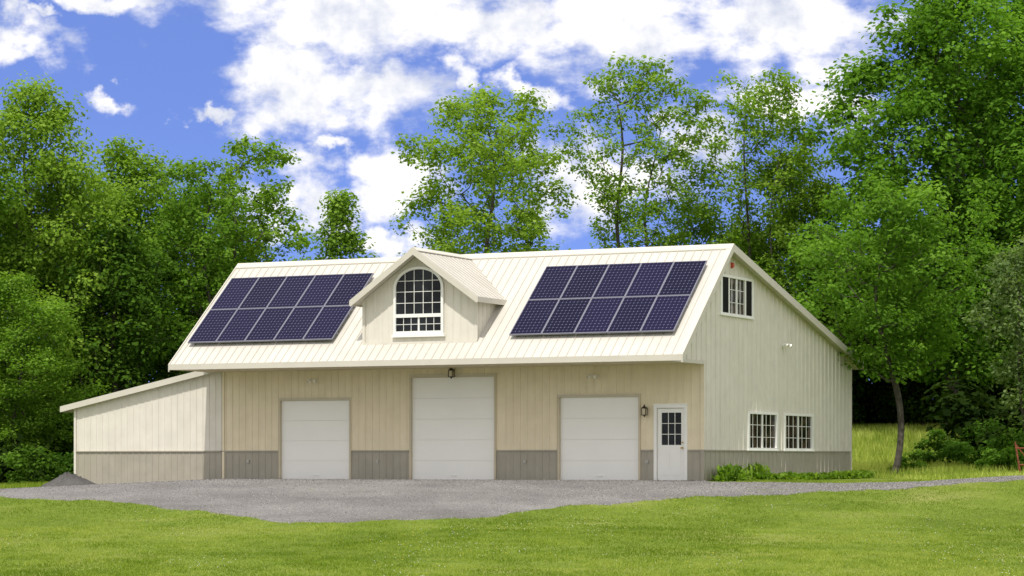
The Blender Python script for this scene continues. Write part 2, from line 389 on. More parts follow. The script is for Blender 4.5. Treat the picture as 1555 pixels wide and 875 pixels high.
def slab(mb, x0, x1, ya, za, yb, zb, t, mat):
    mb.hexa([(x0, ya, za-t), (x1, ya, za-t), (x1, yb, zb-t), (x0, yb, zb-t), (x0, ya, za), (x1, ya, za), (x1, yb, zb), (x0, yb, zb)], mat)
RX0, RX1 = -16.06, .25
mb = MB()
slab(mb, RX0, RX1, OV, EZ, RY, RZ, .10, M_ROOF)
slab(mb, RX0, RX1, RY, RZ, BY, BZ, .10, M_ROOF)
x = RX0+.15
while x < RX1-.05:
    slab(mb, x-.012, x+.012, OV+.005, EZ+.020, RY, RZ+.020, .03, M_SEAM)
    slab(mb, x-.012, x+.012, RY, RZ+.020, BY-.01, BZ+.020, .03, M_SEAM)
    x += .26
roof = mb.obj('roof', barn, 'cream standing-seam metal roof with broad front overhang')
mb = MB()
slab(mb, RX0-.03, RX1+.03, RY-.16, roofz(RY-.16)+.045, RY, RZ+.055, .03, M_TRIM)
slab(mb, RX0-.03, RX1+.03, RY, RZ+.055, RY+.16, roofz(RY+.16)+.045, .03, M_TRIM)
mb.obj('ridge_cap', roof)
mb = MB()
for xa, xb in ((RX1+.001, RX1+.035), (RX0-.035, RX0-.001)):
    slab(mb, xa, xb, OV-.03, roofz(OV-.03)+.04, RY, RZ+.045, .22, M_TRIM)
    slab(mb, xa, xb, RY, RZ+.045, BY+.03, roofz(BY+.03)+.04, .22, M_TRIM)
mb.box((RX0, OV-.032, EZ-.15), (RX1, OV-.002, EZ+.015), M_TRIM)
mb.box((RX0, BY+.002, BZ-.17), (RX1, BY+.03, BZ+.005), M_TRIM)
slab(mb, RX1-.13, RX1+.001, OV, EZ+.035, RY-.17, roofz(RY-.17)+.035, .03, M_TRIM)
mb.box((-.02, OV+.0, SOF-.045), (.04, -.001, SOF+.06), M_TRIM)
mb.obj('fascia', roof)
mb = MB()
mb.box((RX0+.002, OV+.0, SOF-.02), (-.021, -.003, SOF+.003), M_SOFFIT)
for k in range(0, 54):
    xx = RX0+.1+k*.3
    if xx < -.1: mb.box((xx, OV+.02, SOF-.028), (xx+.03, -.01, SOF-.0199), M_SOFFIT)
mb.obj('soffit', roof)

# ---- dormer
dormer = empty('dormer'); dormer.parent = barn
DX, DY, DH = -8.02, -1.57, 1.81
DP = 6.56; DE = 5.14; DR = 2.03; ds = (DP-DE)/DR
def dz(u): return DP-abs(u-DX)*ds
md = lambda u, z, o: (u, DY-o, z)
WC, WH, WB, WS, WT = -8.04, .80, 4.15, 5.48, 6.08
mb = MB()
yq = DY+.03
mb.face([(DX-DH, yq, 3.7), (DX+DH, yq, 3.7), (DX+DH, yq, dz(DX+DH)-.1), (DX, yq, DP-.1), (DX-DH, yq, dz(DX+DH)-.1)], M_SIDLIT)
wall(mb, DX-DH, DX+DH, lambda u: 3.80, lambda u: dz(u)-.1, [], md, M_SIDLIT, .23, extra=(DX,), rh=.012)
for sx in (-1, 1):
    X = DX+sx*DH; top = dz(X)-.1
    P = [(X, DY, 3.75), (X, 1.2, 3.75), (X, 1.2, top), (X, DY, top)]
    mb.face(P if sx > 0 else P[::-1], M_SIDLIT)
    yy = DY+.15
    while yy < 0:
        mb.box((X-.014 if sx < 0 else X+.001, yy-.02, roofz(yy)-.1), (X-.001 if sx < 0 else X+.014, yy+.02, top), M_SIDLIT); yy += .25
mb.obj('dormer_wall', dormer)
mb = MB()
for sx in (-1, 1):
    a, b = DX, DX+sx*DR; y0, y1 = DY-.4, 1.56
    t = .09
    mb.hexa([(a, y0, DP-t), (b, y0, DE-t), (b, y1, DE-t), (a, y1, DP-t), (a, y0, DP), (b, y0, DE), (b, y1, DE), (a, y1, DP)], M_ROOF)
    yy = y0+.12
    while yy < y1:
        mb.hexa([(a, yy-.011, DP), (b, yy-.011, DE), (b, yy+.011, DE), (a, yy+.011, DP), (a, yy-.011, DP+.02), (b, yy-.011, DE+.02), (b, yy+.011, DE+.02), (a, yy+.011, DP+.02)], M_SEAM)
        yy += .26
    t = .17
    mb.hexa([(a, y0-.03, DP-t), (b, y0-.03, DE-t), (b, y0-.001, DE-t), (a, y0-.001, DP-t), (a, y0-.03, DP+.03), (b, y0-.03, DE+.03), (b, y0-.001, DE+.03), (a, y0-.001, DP+.03)], M_TRIM)
    x0, x1 = (b+.001, b+.03) if sx > 0 else (b-.03, b-.001)
    mb.box((x0, y0-.03, DE-.14), (x1, -.1, DE+.012), M_TRIM)
    c = .14
    mb.hexa([(a, y0-.03, DP+.03), (a+sx*c, y0-.03, DP-c*ds+.03), (a+sx*c, y1-.1, DP-c*ds+.03), (a, y1-.1, DP+.03), (a, y0-.03, DP+.055), (a+sx*c, y0-.03, DP-c*ds+.05), (a+sx*c, y1-.1, DP-c*ds+.05), (a, y1-.1, DP+.055)], M_TRIM)
mb.obj('dormer_roof', dormer)
dt = [((DX-DH-.02, DY-.06, 3.86), (DX+DH+.03, DY-.024, 3.95), M_SIDLIT)]
for sx in (-1, 1):
    X = DX+sx*DH; dt.append(((X-.04, DY-.035, 3.951), (X+.04, DY-.018, dz(X)-.14), M_SIDLIT))
parts_boxes('dormer_trim', dt, dormer)
win = empty('arched_window'); win.parent = dormer; win['label'] = 'arched white grid window in the dormer'
def arch(h, tz, bz, n=28):
    pts = [(WC-h, bz), (WC+h, bz)]
    for k in range(n+1):
        a = math.pi*k/n; pts.append((WC+h*math.cos(a), WS+(tz-WS)*math.sin(a)))
    return pts
outer = arch(WH, WT, WB); inner = arch(WH-.075, WT-.075, WB+.10)
yf, yb = DY-.07, DY-.014
mb = MB()
for i in range(len(outer)):
    j = (i+1) % len(outer)
    o1, o2, i1, i2 = outer[i], outer[j], inner[i], inner[j]
    mb.face([(o1[0], yf, o1[1]), (o2[0], yf, o2[1]), (i2[0], yf, i2[1]), (i1[0], yf, i1[1])], M_WHITE)
    mb.face([(o1[0], yb, o1[1]), (o2[0], yb, o2[1]), (o2[0], yf, o2[1]), (o1[0], yf, o1[1])], M_WHITE)
    mb.face([(i1[0], yf, i1[1]), (i2[0], yf, i2[1]), (i2[0], yb, i2[1]), (i1[0], yb, i1[1])], M_WHITE)
mb.box((WC-WH+.07, yf+.004, 4.64), (WC+WH-.07, yb, 4.74), M_WHITE)
mb.box((WC-WH-.05, yf-.03, WB-.07), (WC+WH+.05, yb, WB-.001), M_WHITE)
hi = WH-.07; yg = DY-.034
for k in range(1, 5):
    xx = WC-hi+2*hi*k/5
    zt = WS+(WT-.08-WS)*math.sqrt(max(0, 1-((xx-WC)/hi)**2))
    mb.box((xx-.008, yg, 4.73), (xx+.008, yb, zt), M_WHITE)
for zz in (5.05, 5.37, 5.68):
    w = hi if zz < WS else hi*math.sqrt(1-((zz-WS)/(WT-.08-WS))**2)
    mb.box((WC-w, yg+.001, zz-.008), (WC+w, yb, zz+.008), M_WHITE)
for k in range(1, 6):
    xx = WC-hi+2*hi*k/6
    wv = .028 if k == 3 else .008
    mb.box((xx-wv, yg, WB+.09), (xx+wv, yb, 4.645), M_WHITE)
mb.box((WC-hi, yg+.001, 4.437), (WC+hi, yb, 4.453), M_WHITE)
mb.obj('frame', win)
mb = MB(); mb.face([(p[0], DY-.026, p[1]) for p in arch(WH-.05, WT-.05, WB+.05)], M_GLASS); mb.obj('glass', win)

# ---- garage doors
for i, (a, b, _, t) in enumerate(G[:3]):
    gd = empty('garage_door'); gd.parent = barn
    if i == 1: gd['label'] = 'taller white sectional garage door'
    mb = MB(); nsec = 5 if i == 1 else 4; z = -.04; h = (t+.04)/nsec
    for k in range(nsec):
        mb.box((a, .06, z+k*h+.002), (b, .11, z+(k+1)*h-.002), M_DOORW)
    mb.box((a, .112, -.04), (b, .13, t), M_DOORW)
    mb.obj('door_panel', gd)
    w = .06
    mb = MB()
    mb.box((a-w, -.035, -.05), (a, .12, t), M_TRIMTAN); mb.box((b, -.035, -.05), (b+w, .12, t), M_TRIMTAN)
    mb.box((a-w, -.035, t), (b+w, .12, t+w), M_TRIMTAN)
    mb.box((a-w-.01, -.05, t+w), (b+w+.01, .0, t+w+.02), M_TRIM)
    mb.obj('frame', gd)
    mb = MB(); mb.box(((a+b)/2-.09, .035, .12), ((a+b)/2+.09, .0599, .15), M_WHITE); mb.obj('handle', gd)

# ---- entrance door
door = empty('door'); door.parent = barn; door['label'] = 'white entrance door with nine-pane window'
a, b, t = -1.44, -.50, 2.09
mb = MB(); w = .085
mb.box((a-.03, -.04, -.05), (a+w-.03, .1, t+.03), M_WHITE); mb.box((b-w+.03, -.04, -.05), (b+.03, .1, t+.03), M_WHITE)
mb.box((a+w-.03, -.04, t-.06), (b-w+.03, .1, t+.03), M_WHITE); mb.box((a-.05, -.055, t+.03), (b+.05, -.0, t+.06), M_WHITE)
mb.box((a-.03, -.12, -.06), (b+.03, .04, -.02), M_CONC)
mb.obj('frame', door)
da, db = a+w-.02, b-w+.02
mb = MB()
wx0, wx1, wz0, wz1 = da+.12, db-.10, 1.0, 1.90
for q in (((da, .02, -.02), (wx0, .07, t-.07)), ((wx1, .02, -.02), (db, .07, t-.07)), ((wx0, .02, -.02), (wx1, .07, wz0)), ((wx0, .02, wz1), (wx1, .07, t-.07))): mb.box(q[0], q[1], M_WHITE)
mm = (da+db)/2
for p0, p1 in ((da+.12, mm-.04), (mm+.04, db-.12)): mb.box((p0, .01, .16), (p1, .0195, .84), M_WHITE)
for k in (1, 2):
    xx = wx0+(wx1-wx0)*k/3; mb.box((xx-.008, .04, wz0), (xx+.008, .06, wz1), M_WHITE)
    zz = wz0+(wz1-wz0)*k/3; mb.box((wx0, .041, zz-.008), (wx1, .06, zz+.008), M_WHITE)
mb.obj('door_leaf', door)
mb = MB(); mb.box((wx0, .05, wz0), (wx1, .058, wz1), M_GLASS); mb.obj('glass', door)
mb = MB(); mb.cyl((db-.06, .02, .92), (db-.06, -.07, .92), .025, .028, M_BRASS); mb.obj('handle', door)
mb = MB(); mb.cyl((db-.06, .0195, 1.07), (db-.06, -.005, 1.07), .022, .022, M_BRASS); mb.obj('deadbolt', door)

# ---- gable windows
def gwin(W, cols, rows, glass, shut=False, name='window', label=None):
    y0, y1, z0_, z1_ = W; e = empty(name); e.parent = barn
    if label: e['label'] = label
    mb = MB(); w = .12
    mb.box((-.06, y0-.02, z0_-.02), (.035, y0+w, z1_+.03), M_WHITE); mb.box((-.06, y1-w, z0_-.02), (.035, y1+.02, z1_+.03), M_WHITE)
    mb.box((-.06, y0+w, z1_-.04), (.035, y1-w, z1_+.03), M_WHITE); mb.box((-.06, y0+w, z0_-.02), (.035, y1-w, z0_+.04), M_WHITE)
    mb.box((.0, y0-.06, z0_-.05), (.06, y1+.06, z0_-.021), M_WHITE)
    ya, yb = y0+w, y1-w
    if shut:
        ya, yb = y0+.66, y1-.62
        for q in (ya, yb): mb.box((-.027, q-.05, z0_+.04), (.022, q+.05, z1_-.04), M_WHITE)
    mid = (ya+yb)/2
    mb.box((-.027, mid-.05, z0_+.04), (.004, mid+.05, z1_-.04), M_WHITE)
    for k in range(1, cols):
        q = ya+(yb-ya)*k/cols
        if abs(q-mid) > .1: mb.box((-.028, q-.018, z0_+.04), (-.022, q+.018, z1_-.04), M_WHITE)
    for k in range(1, rows):
        q = z0_+(z1_-z0_)*k/rows; mb.box((-.028, ya, q-.008), (-.021, yb, q+.008), M_WHITE)
    mb.obj('frame', e)
    mb = MB(); mb.face([(-.03, y0+.05, z0_+.02), (-.03, y1-.05, z0_+.02), (-.03, y1-.05, z1_-.02), (-.03, y0+.05, z1_-.02)], glass); mb.obj('glass', e)
    if shut:
        for qa, qb in ((y0+w, ya-.05), (yb+.05, y1-w)):
            mb = MB(); mb.box((-.02, qa, z0_+.04), (.02, qb, z1_-.04), M_BLACK)
            for k in range(14):
                zz = z0_+.08+k*(z1_-z0_-.16)/14; mb.box((.02, qa+.04, zz), (.028, qb-.04, zz+.03), M_BLACK)
            mb.obj('shutter', e)
gwin(W_G, 4, 3, M_GLASS2, True, 'gable_window', 'gable window with black shutters and white frame')
gwin(W1, 6, 3, M_GLASS2); gwin(W2, 6, 3, M_GLASS2)

# ---- lamps
def flood(loc, out):
    e = empty('flood_lamp', loc); e.parent = barn
    if out == 'g': e.rotation_euler = (0, 0, math.pi/2)
    mb = MB(); mb.cyl((0, 0, 0), (0, -.03, 0), .06, .06, M_WHITE, 12)
    for s in (-1, 1):
        mb.cyl((0, -.03, 0), (s*.08, -.09, .03), .014, .014, M_WHITE, 8)
        mb.cyl((s*.08, -.08, .035), (s*.13, -.22, -.02), .035, .065, M_WHITE, 12)
        mb.cyl((s*.13, -.221, -.0205), (s*.1305, -.225, -.022), .055, .055, M_LAMPG, 12)
    mb.obj('lamp_head', e)
flood((-12.35, -.02, 2.93), 'f'); flood((-3.25, -.02, 2.93), 'f'); flood((.02, 6.4, 4.0), 'g')
def lantern(loc, s):
    e = empty('wall_lantern', loc); e.parent = barn
    mb = MB(); q = .07*s
    mb.cyl((0, .02, .0), (0, -.02, .0), .05*s, .05*s, M_BRONZE); mb.cyl((0, -.02, .0), (0, -.13*s, .06*s), .012, .012, M_BRONZE, 6)
    cy = -.13*s
    for sx in (-1, 1):
        for sy in (-1, 1): mb.box((sx*q-.008, cy+sy*q-.008, -.20*s), (sx*q+.008, cy+sy*q+.008, .0), M_BRONZE)
    mb.box((-q-.01, cy-q-.01, -.22*s), (q+.01, cy+q+.01, -.20*s), M_BRONZE)
    mb.cyl((0, cy, 0), (0, cy, .09*s), q*1.6, .015, M_BRONZE, 4); mb.cyl((0, cy, .09*s), (0, cy, .13*s), .02, .008, M_BRONZE, 6)
    mb.cyl((0, cy, -.22*s), (0, cy, -.27*s), q*.7, .01, M_BRONZE, 6)
    mb.obj('lamp_body', e)
    mb = MB(); mb.box((-q+.012, cy-q+.012, -.195*s), (q-.012, cy+q-.012, -.005), M_LAMPG); mb.obj('lamp_glass', e)
lantern((-7.75, -.03, 3.17), .88); lantern((-1.70, -.04, 2.02), .88)
for xx in (-14.7, -10.25, -5.45, -1.68):
    mb = MB(); mb.box((xx-.04, -.05, .50), (xx+.04, -.019, .59), M_GREYBOX); mb.obj('electrical_outlet', barn)
mb = MB(); mb.cyl((.02, 2.1, 6.1), (.09, 2.1, 6.1), .09, .07, M_RED, 12); mb.obj('alarm_bell', barn)

# ---- lean-to
lean = empty('lean_to'); lean.parent = barn; lean['label'] = 'low shed extension with sloping roof'
LT0, LT1 = -21.06, -LEN-.04
def lz(u): return 3.40+(u-LT1)*(3.40-2.21)/(LT1-(-21.47))
mb = MB()
ZB = lambda u: -.6
wall(mb, LT0, LT1, lambda u: WZ, lambda u: lz(u)-.06, [], lambda u, z, o: (u, .015-o, z), M_SIDLIT, .23, rh=.015)
wall(mb, .015, 10, lambda u: WZ, lambda u: lz(LT0)-.06, [], lambda u, z, o: (LT0-o, u, z), M_SIDLIT, .3)
mb.face([(LT0, 10, -.6), (LT1, 10, -.6), (LT1, 10, lz(LT1)-.1), (LT0, 10, lz(LT0)-.1)], M_SIDLIT)
mb.obj('lean_to_wall', lean)
mb = MB()
wall(mb, LT0, LT1, ZB, lambda u: WZ, [], lambda u, z, o: (u, .015-o, z), M_WAINS, .23, rh=.015)
wall(mb, .015, 10, ZB, lambda u: WZ, [], lambda u, z, o: (LT0-o, u, z), M_WAINS, .3)
mb.box((LT0-.03, -.025, WZ-.015), (LT1-.02, .014, WZ+.02), M_WAINS)
mb.obj('lean_to_wainscot', lean)
mb = MB()
xa, xb = -21.47, LT1-.002
mb.hexa([(xa, -.15, lz(xa)-.06), (xb, -.15, lz(xb)-.06), (xb, 10.2, lz(xb)-.06), (xa, 10.2, lz(xa)-.06), (xa, -.15, lz(xa)+.02), (xb, -.15, lz(xb)+.02), (xb, 10.2, lz(xb)+.02), (xa, 10.2, lz(xa)+.02)], M_ROOF)
mb.hexa([(xa-.02, -.18, lz(xa)-.13), (xb, -.18, lz(xb)-.13), (xb, -.151, lz(xb)-.13), (xa-.02, -.151, lz(xa)-.13), (xa-.02, -.18, lz(xa)+.05), (xb, -.18, lz(xb)+.05), (xb, -.151, lz(xb)+.05), (xa-.02, -.151, lz(xa)+.05)], M_TRIM)
mb.box((xa-.03, -.15, lz(xa)-.13), (xa-.001, 10.2, lz(xa)+.03), M_TRIM)
mb.box((LT0-.01, -.03, -.5), (LT0+.07, .012, lz(LT0)-.08), M_SIDLIT)
mb.obj('lean_to_roof', lean)

# ---- solar panels
PW, PH = .985, 1.60; sl = math.atan(fs)
mb = MB(); mb.face([(-PW/2+.02, -PH/2+.02, .036), (PW/2-.02, -PH/2+.02, .036), (PW/2-.02, PH/2-.02, .036), (-PW/2+.02, PH/2-.02, .036)], M_SOLAR)
cellme = mb.obj('solar_panel')
mb = MB()
w = .02
mb.box((-PW/2, -PH/2, 0), (-PW/2+w, PH/2, .045), M_ALU); mb.box((PW/2-w, -PH/2, 0), (PW/2, PH/2, .045), M_ALU)
mb.box((-PW/2+w, -PH/2, 0), (PW/2-w, -PH/2+w, .045), M_ALU); mb.box((-PW/2+w, PH/2-w, 0), (PW/2-w, PH/2, .045), M_ALU)
mb.box((-PW/2+w, -PH/2+w, .0), (PW/2-w, PH/2-w, .02), M_BLACK)
framesrc = mb.obj('frame')
rails = []
for yy in (-.45, .45):
    mb = MB(); mb.box((-PW/2-.004, yy-.02, -.045), (PW/2+.004, yy+.02, -.001), M_ALU); mb.box((-.33, yy-.02, -.11), (-.27, yy+.02, -.0449), M_ALU)
    rails.append(mb.obj('mounting_rail'))
first = True
for (xr, ncol) in ((-.215, 5), (-10.86, 5)):
    for c in range(ncol):
        for r in range(2):
            px = xr-(c+.5)*.992; s0 = -1.53; d = (r+.5)*1.615
            yl = s0+d*math.cos(sl); zl = roofz(s0)+d*math.sin(sl)
            M = HM @ Matrix.Translation((px, yl, zl)) @ Matrix.Rotation(sl, 4, 'X') @ Matrix.Translation((0, 0, .11))
            ps = [cellme, framesrc]+rails
            if first: first = False
            else:
                ps = [q.copy() for q in ps]
                for q in ps: COL.objects.link(q)
            o = ps[0]; o.matrix_world = M
            for q in ps[1:]: q.parent = o
            o['label'] = 'dark blue solar panel mounted on the cream metal roof'; o['category'] = 'solar panel'; o['group'] = 'solar panels on the barn roof'

# ------------------------------------------------------------------ trees
def tubes(segs):
    V = []; F = []; n = 6
    for p0, p1, r0, r1 in segs:
        d = p1-p0; L = np.linalg.norm(d)
        if L < 1e-4: continue
        d = d/L; a = np.cross(d, [0, 0, 1.0] if abs(d[2]) < .9 else [1.0, 0, 0]); a /= np.linalg.norm(a); b = np.cross(d, a)
        i = len(V)
        for p, r in ((p0-d*r0*.3, r0), (p1+d*r1*.3, r1)):
            for k in range(n):
                t = 2*math.pi*k/n; V.append(p+a*math.cos(t)*r+b*math.sin(t)*r)
        for k in range(n): F.append((i+k, i+(k+1) % n, i+n+(k+1) % n, i+n+k))
    return np.array(V), np.array(F)

def leaves(centers, radii, per, size, rg, flat=.62):
    C = []; OUT = []; TN = []
    for c, r, m in zip(centers, radii, per):
        d = rg.normal(size=(m, 3)); d /= np.linalg.norm(d, axis=1)[:, None]
        rr = r*(rg.random(m)**.6)[:, None]*1.1
        p = d*rr; p[:, 2] *= flat
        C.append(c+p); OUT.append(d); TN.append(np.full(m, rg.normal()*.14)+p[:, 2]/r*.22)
    C = np.concatenate(C); D = np.concatenate(OUT); n = len(C); TN = np.concatenate(TN)
    nrm = D*.55+rg.normal(size=(n, 3))*.45+np.array([0, -.1, .8]); nrm /= np.linalg.norm(nrm, axis=1)[:, None]
    a = np.cross(nrm, rg.normal(size=(n, 3))); a /= np.linalg.norm(a, axis=1)[:, None]; b = np.cross(nrm, a)
    s = size*rg.uniform(.6, 1.35, n)[:, None]
    V = np.stack([C-a*s*.5, C-b*s*.38+a*s*.05, C+a*s*.5, C+b*s*.38+a*s*.05], 1).reshape(-1, 3)
    F = np.arange(4*n).reshape(n, 4)
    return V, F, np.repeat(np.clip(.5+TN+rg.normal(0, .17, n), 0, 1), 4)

def prof(shape, h):
    if shape == 'round': return np.sqrt(np.clip(1-(2*h-1)**2, 0, 1))**.8
    if shape == 'tall': return np.sqrt(np.clip(1-((h-.38)/.62)**2, 0, 1)) if h > .38 else .55+.45*(h/.38)
    if shape == 'vase': return .25+.75*math.sin(min(1, h/.65)*math.pi/2) if h < .7 else math.sqrt(max(0, 1-((h-.7)/.32)**2))
    if shape == 'cone': return max(.05, 1-h)**.8
def tree_src(seed, H, cb, R, shape, ncl, per, leaf, rc, trunk_r, mat, wobble=.25, nstem=1, thin=0, lobk=1.0):
    rg = np.random.default_rng(seed)
    nodes = []; par = []
    for sidx in range(nstem):
        lean_ = rg.normal(size=2)*(.0 if nstem == 1 else .9)
        prev = -1; ph = rg.uniform(0, 6, 2); top = H*(.93 if sidx == 0 else rg.uniform(.7, .88)); K = 20
        for k in range(K+1):
            z = top*k/K; t = k/K
            p = np.array([lean_[0]*t+wobble*math.sin(z*.8+ph[0])*t**.5, lean_[1]*t+wobble*math.sin(z*.63+ph[1])*t**.5, z])
            nodes.append(p); par.append(prev); prev = len(nodes)-1
    cl = []; lob = rg.uniform(0, 6, 4)
    tries = 0
    while len(cl) < ncl and tries < ncl*20:
        tries += 1
        h = rg.random(); ang = rg.uniform(0, 6.283)
        f = prof(shape, h)
        if rg.random() > .25+.75*f: continue
        lobe = 1+lobk*(.20*math.sin(2*ang+lob[0]+h*3)+.15*math.sin(3*ang+lob[1]-h*6)+.16*math.sin(h*17+lob[2]+ang))
        r = R*f*lobe*rg.random()**.5
        z = cb+(H-cb)*h
        c = np.array([r*math.cos(ang), r*math.sin(ang), z])
        if thin and cl:
            if min(np.linalg.norm(c-q) for q in cl) < thin: continue
        cl.append(c)
    cl.sort(key=lambda c: c[0]**2+c[1]**2)
    tips = []
    for c in cl:
        A = np.array(nodes); d = A-c; dist = np.linalg.norm(d, axis=1)
        cost = dist+np.clip(A[:, 2]-c[2]+.25*np.hypot(d[:, 0], d[:, 1]), 0, None)*3+(A[:, 2] < cb*.75)*4
        j = int(np.argmin(cost)); p0 = A[j]
        m = p0*.5+c*.5+np.array([0, 0, -.10*dist[j]])+rg.normal(size=3)*.06*dist[j]
        nodes.append(m); par.append(j); nodes.append(c.copy()); par.append(len(nodes)-2); tips.append(len(nodes)-1)
    cnt = np.zeros(len(nodes))
    for t in tips: cnt[t] += 1
    for i in range(len(nodes)-1, -1, -1):
        if par[i] >= 0: cnt[par[i]] += cnt[i]
    tot = max(cnt[0], 1)
    rad = np.maximum(.008, trunk_r*(cnt/tot)**.6)
    segs = []
    for i in range(len(nodes)):
        j = par[i]
        if j >= 0:
            taper = 1+.35*math.exp(-nodes[j][2]/.4) if nodes[j][2] < 1.5 else 1
            segs.append((nodes[j], nodes[i], min(rad[j], rad[i]*1.6)*taper, rad[i]))
    V, F = tubes(segs); tm = np_mesh('trunk', V, F, M_BARK, smooth=True)
    C = np.array(cl); rr = rc*rg.uniform(.6, 1.4, len(C)); pr = (per*(rr/rc)**2).astype(int)+3
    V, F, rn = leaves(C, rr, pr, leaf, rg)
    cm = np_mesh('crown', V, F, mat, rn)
    return tm, cm, H
SRC = {
 'maple': tree_src(11, 18.5, 2.6, 5.0, 'tall', 480, 135, .21, 1.0, .28, M_LEAF_MAPLE),
 'maple2': tree_src(12, 15, 1.5, 3.7, 'tall', 390, 125, .165, .84, .22, M_LEAF_MID),
 'leafy': tree_src(13, 13, 1.2, 3.0, 'tall', 300, 120, .155, .74, .16, M_LEAF_MID, .3),
 'ash': tree_src(14, 15.5, 6.4, 3.45, 'round', 310, 80, .155, .62, .14, M_LEAF_LIGHT, .3, 1, .35),
 'slim': tree_src(15, 16.5, 6.0, 2.5, 'vase', 280, 46, .15, .52, .09, M_LEAF_LIGHT, .3, 2, .3),
 'wispy': tree_src(16, 15.5, 3.5, 2.9, 'vase', 340, 52, .155, .55, .085, M_LEAF_LIGHT, .3, 3, .31),
 'fork': tree_src(17, 12.5, 3.5, 1.8, 'vase', 190, 52, .15, .50, .09, M_LEAF_MID, .3, 2, .29),
 'small': tree_src(37, 9.4, 3.3, 2.7, 'vase', 230, 78, .14, .50, .11, M_LEAF_MID, .50, 1, .32, 1.7),
 'shrub': tree_src(19, 7.5, 1.8, 2.1, 'vase', 190, 70, .135, .50, .07, M_LEAF_GREY, .3, 2),
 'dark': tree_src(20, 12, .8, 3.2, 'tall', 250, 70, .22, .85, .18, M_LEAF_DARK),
 'poplar': tree_src(21, 11, 2.0, 2.6, 'cone', 260, 66, .155, .52, .09, M_LEAF_LIGHT, .15),
}
lightcache = {}
def place(kind, name, X, Y, h, w=1.0, rz=0, label='', light=False):
    tm, cm, H = SRC[kind]; s = h/H
    if light:
        if kind not in lightcache:
            c2 = cm.copy(); c2.materials[0] = M_LEAF_LIGHT; lightcache[kind] = c2
        cm = lightcache[kind]
    e = empty(name, (X, Y, float(gz(X, Y))-.05), rz); e.scale = (s*w, s*w, s)
    e['label'] = label; e['category'] = 'tree'; e['group'] = 'trees around the barn'
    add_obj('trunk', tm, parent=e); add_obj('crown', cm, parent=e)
D_ = 'tall leafy deciduous tree at the wood edge'
T = [
 ('maple2', 'deciduous_tree', -17.6, 92, 14.6, .9, .3, 'tall light green tree at the wood edge', True),
 ('maple2', 'deciduous_tree', -20.5, 90, 13.2, 1.0, 2.3, D_, True),
 ('leafy', 'deciduous_tree', -14.6, 96, 13.2, .95, 1.0, D_, True),
 ('leafy', 'deciduous_tree', -12.6, 99, 11.8, 1.0, 4.0, D_),
 ('fork', 'deciduous_tree', -11.7, 93, 11.8, 1.0, .5, 'slender tree with bare forked stems beside the wood'),
 ('fork', 'deciduous_tree', -9.8, 95, 12.7, 1.05, 3.1, 'slender tree with bare forked stems beside the wood', True),
 ('leafy', 'deciduous_tree', -8.8, 101, 8.8, 1.1, 5.0, D_),
 ('leafy', 'deciduous_tree', -10.9, 101, 9.3, 1.1, 2.0, D_),
 ('poplar', 'young_tree', -6.75, 98, 11.0, 1.0, 0, 'young pointed light green tree behind the barn roof'),
 ('leafy', 'deciduous_tree', -5.2, 106, 8.6, .8, 0.7, D_, True),
 ('leafy', 'deciduous_tree', -16.9, 86, 7.4, 1.2, 3.3, 'low green tree at the wood edge', True),
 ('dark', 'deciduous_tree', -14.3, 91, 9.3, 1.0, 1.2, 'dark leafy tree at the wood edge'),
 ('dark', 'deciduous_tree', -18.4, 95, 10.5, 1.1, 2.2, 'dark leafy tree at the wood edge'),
 ('leafy', 'deciduous_tree', -11.8, 96, 8.3, 1.1, 4.2, 'leafy tree at the wood edge'),
 ('leafy', 'deciduous_tree', -16.2, 99, 12.0, 1.1, 5.2, D_),
 ('ash', 'deciduous_tree', -.9, 98, 15.0, 1.02, .4, 'broad light green tree behind the barn roof'),
 ('slim', 'deciduous_tree', 5.2, 100, 16.5, 1.0, .0, 'tall slim airy tree rising behind the barn roof'),
 ('wispy', 'deciduous_tree', 10.0, 101, 15.0, 1.0, .8, 'tall airy tree with thin upright stems'),
 ('wispy', 'deciduous_tree', 7.6, 103, 11.4, .9, 3.8, 'airy tree with thin upright stems'),
 ('leafy', 'deciduous_tree', 11.6, 103, 11.8, .9, 2.6, D_, True),
 ('leafy', 'deciduous_tree', 9.6, 105, 9.6, .9, 1.1, D_, True),
 ('maple', 'maple_tree', 17.2, 98, 17.6, 1.05, .0, 'huge dense green maple tree'),
 ('maple', 'maple_tree', 21.4, 102, 18.0, .95, 2.1, 'huge dense green maple tree'),
 ('small', 'deciduous_tree', 12.1, 80, 9.35, 1.0, 1.0, 'small light green tree with a crooked bare trunk'),
 ('shrub', 'small_tree', 16.2, 78, 7.4, .9, 1.4, 'grey-green airy small tree at the meadow edge'),
 ('dark', 'deciduous_tree', 13.4, 106, 8.0, 1.1, 1.9, 'dark leafy tree beyond the meadow'),
 ('dark', 'deciduous_tree', 17.5, 107, 9.0, 1.1, 3.2, 'dark leafy tree beyond the meadow'),
 ('dark', 'deciduous_tree', 21.8, 107, 10.0, 1.1, 5.2, 'dark leafy tree beyond the meadow'),
]
for t in T: place(*t)

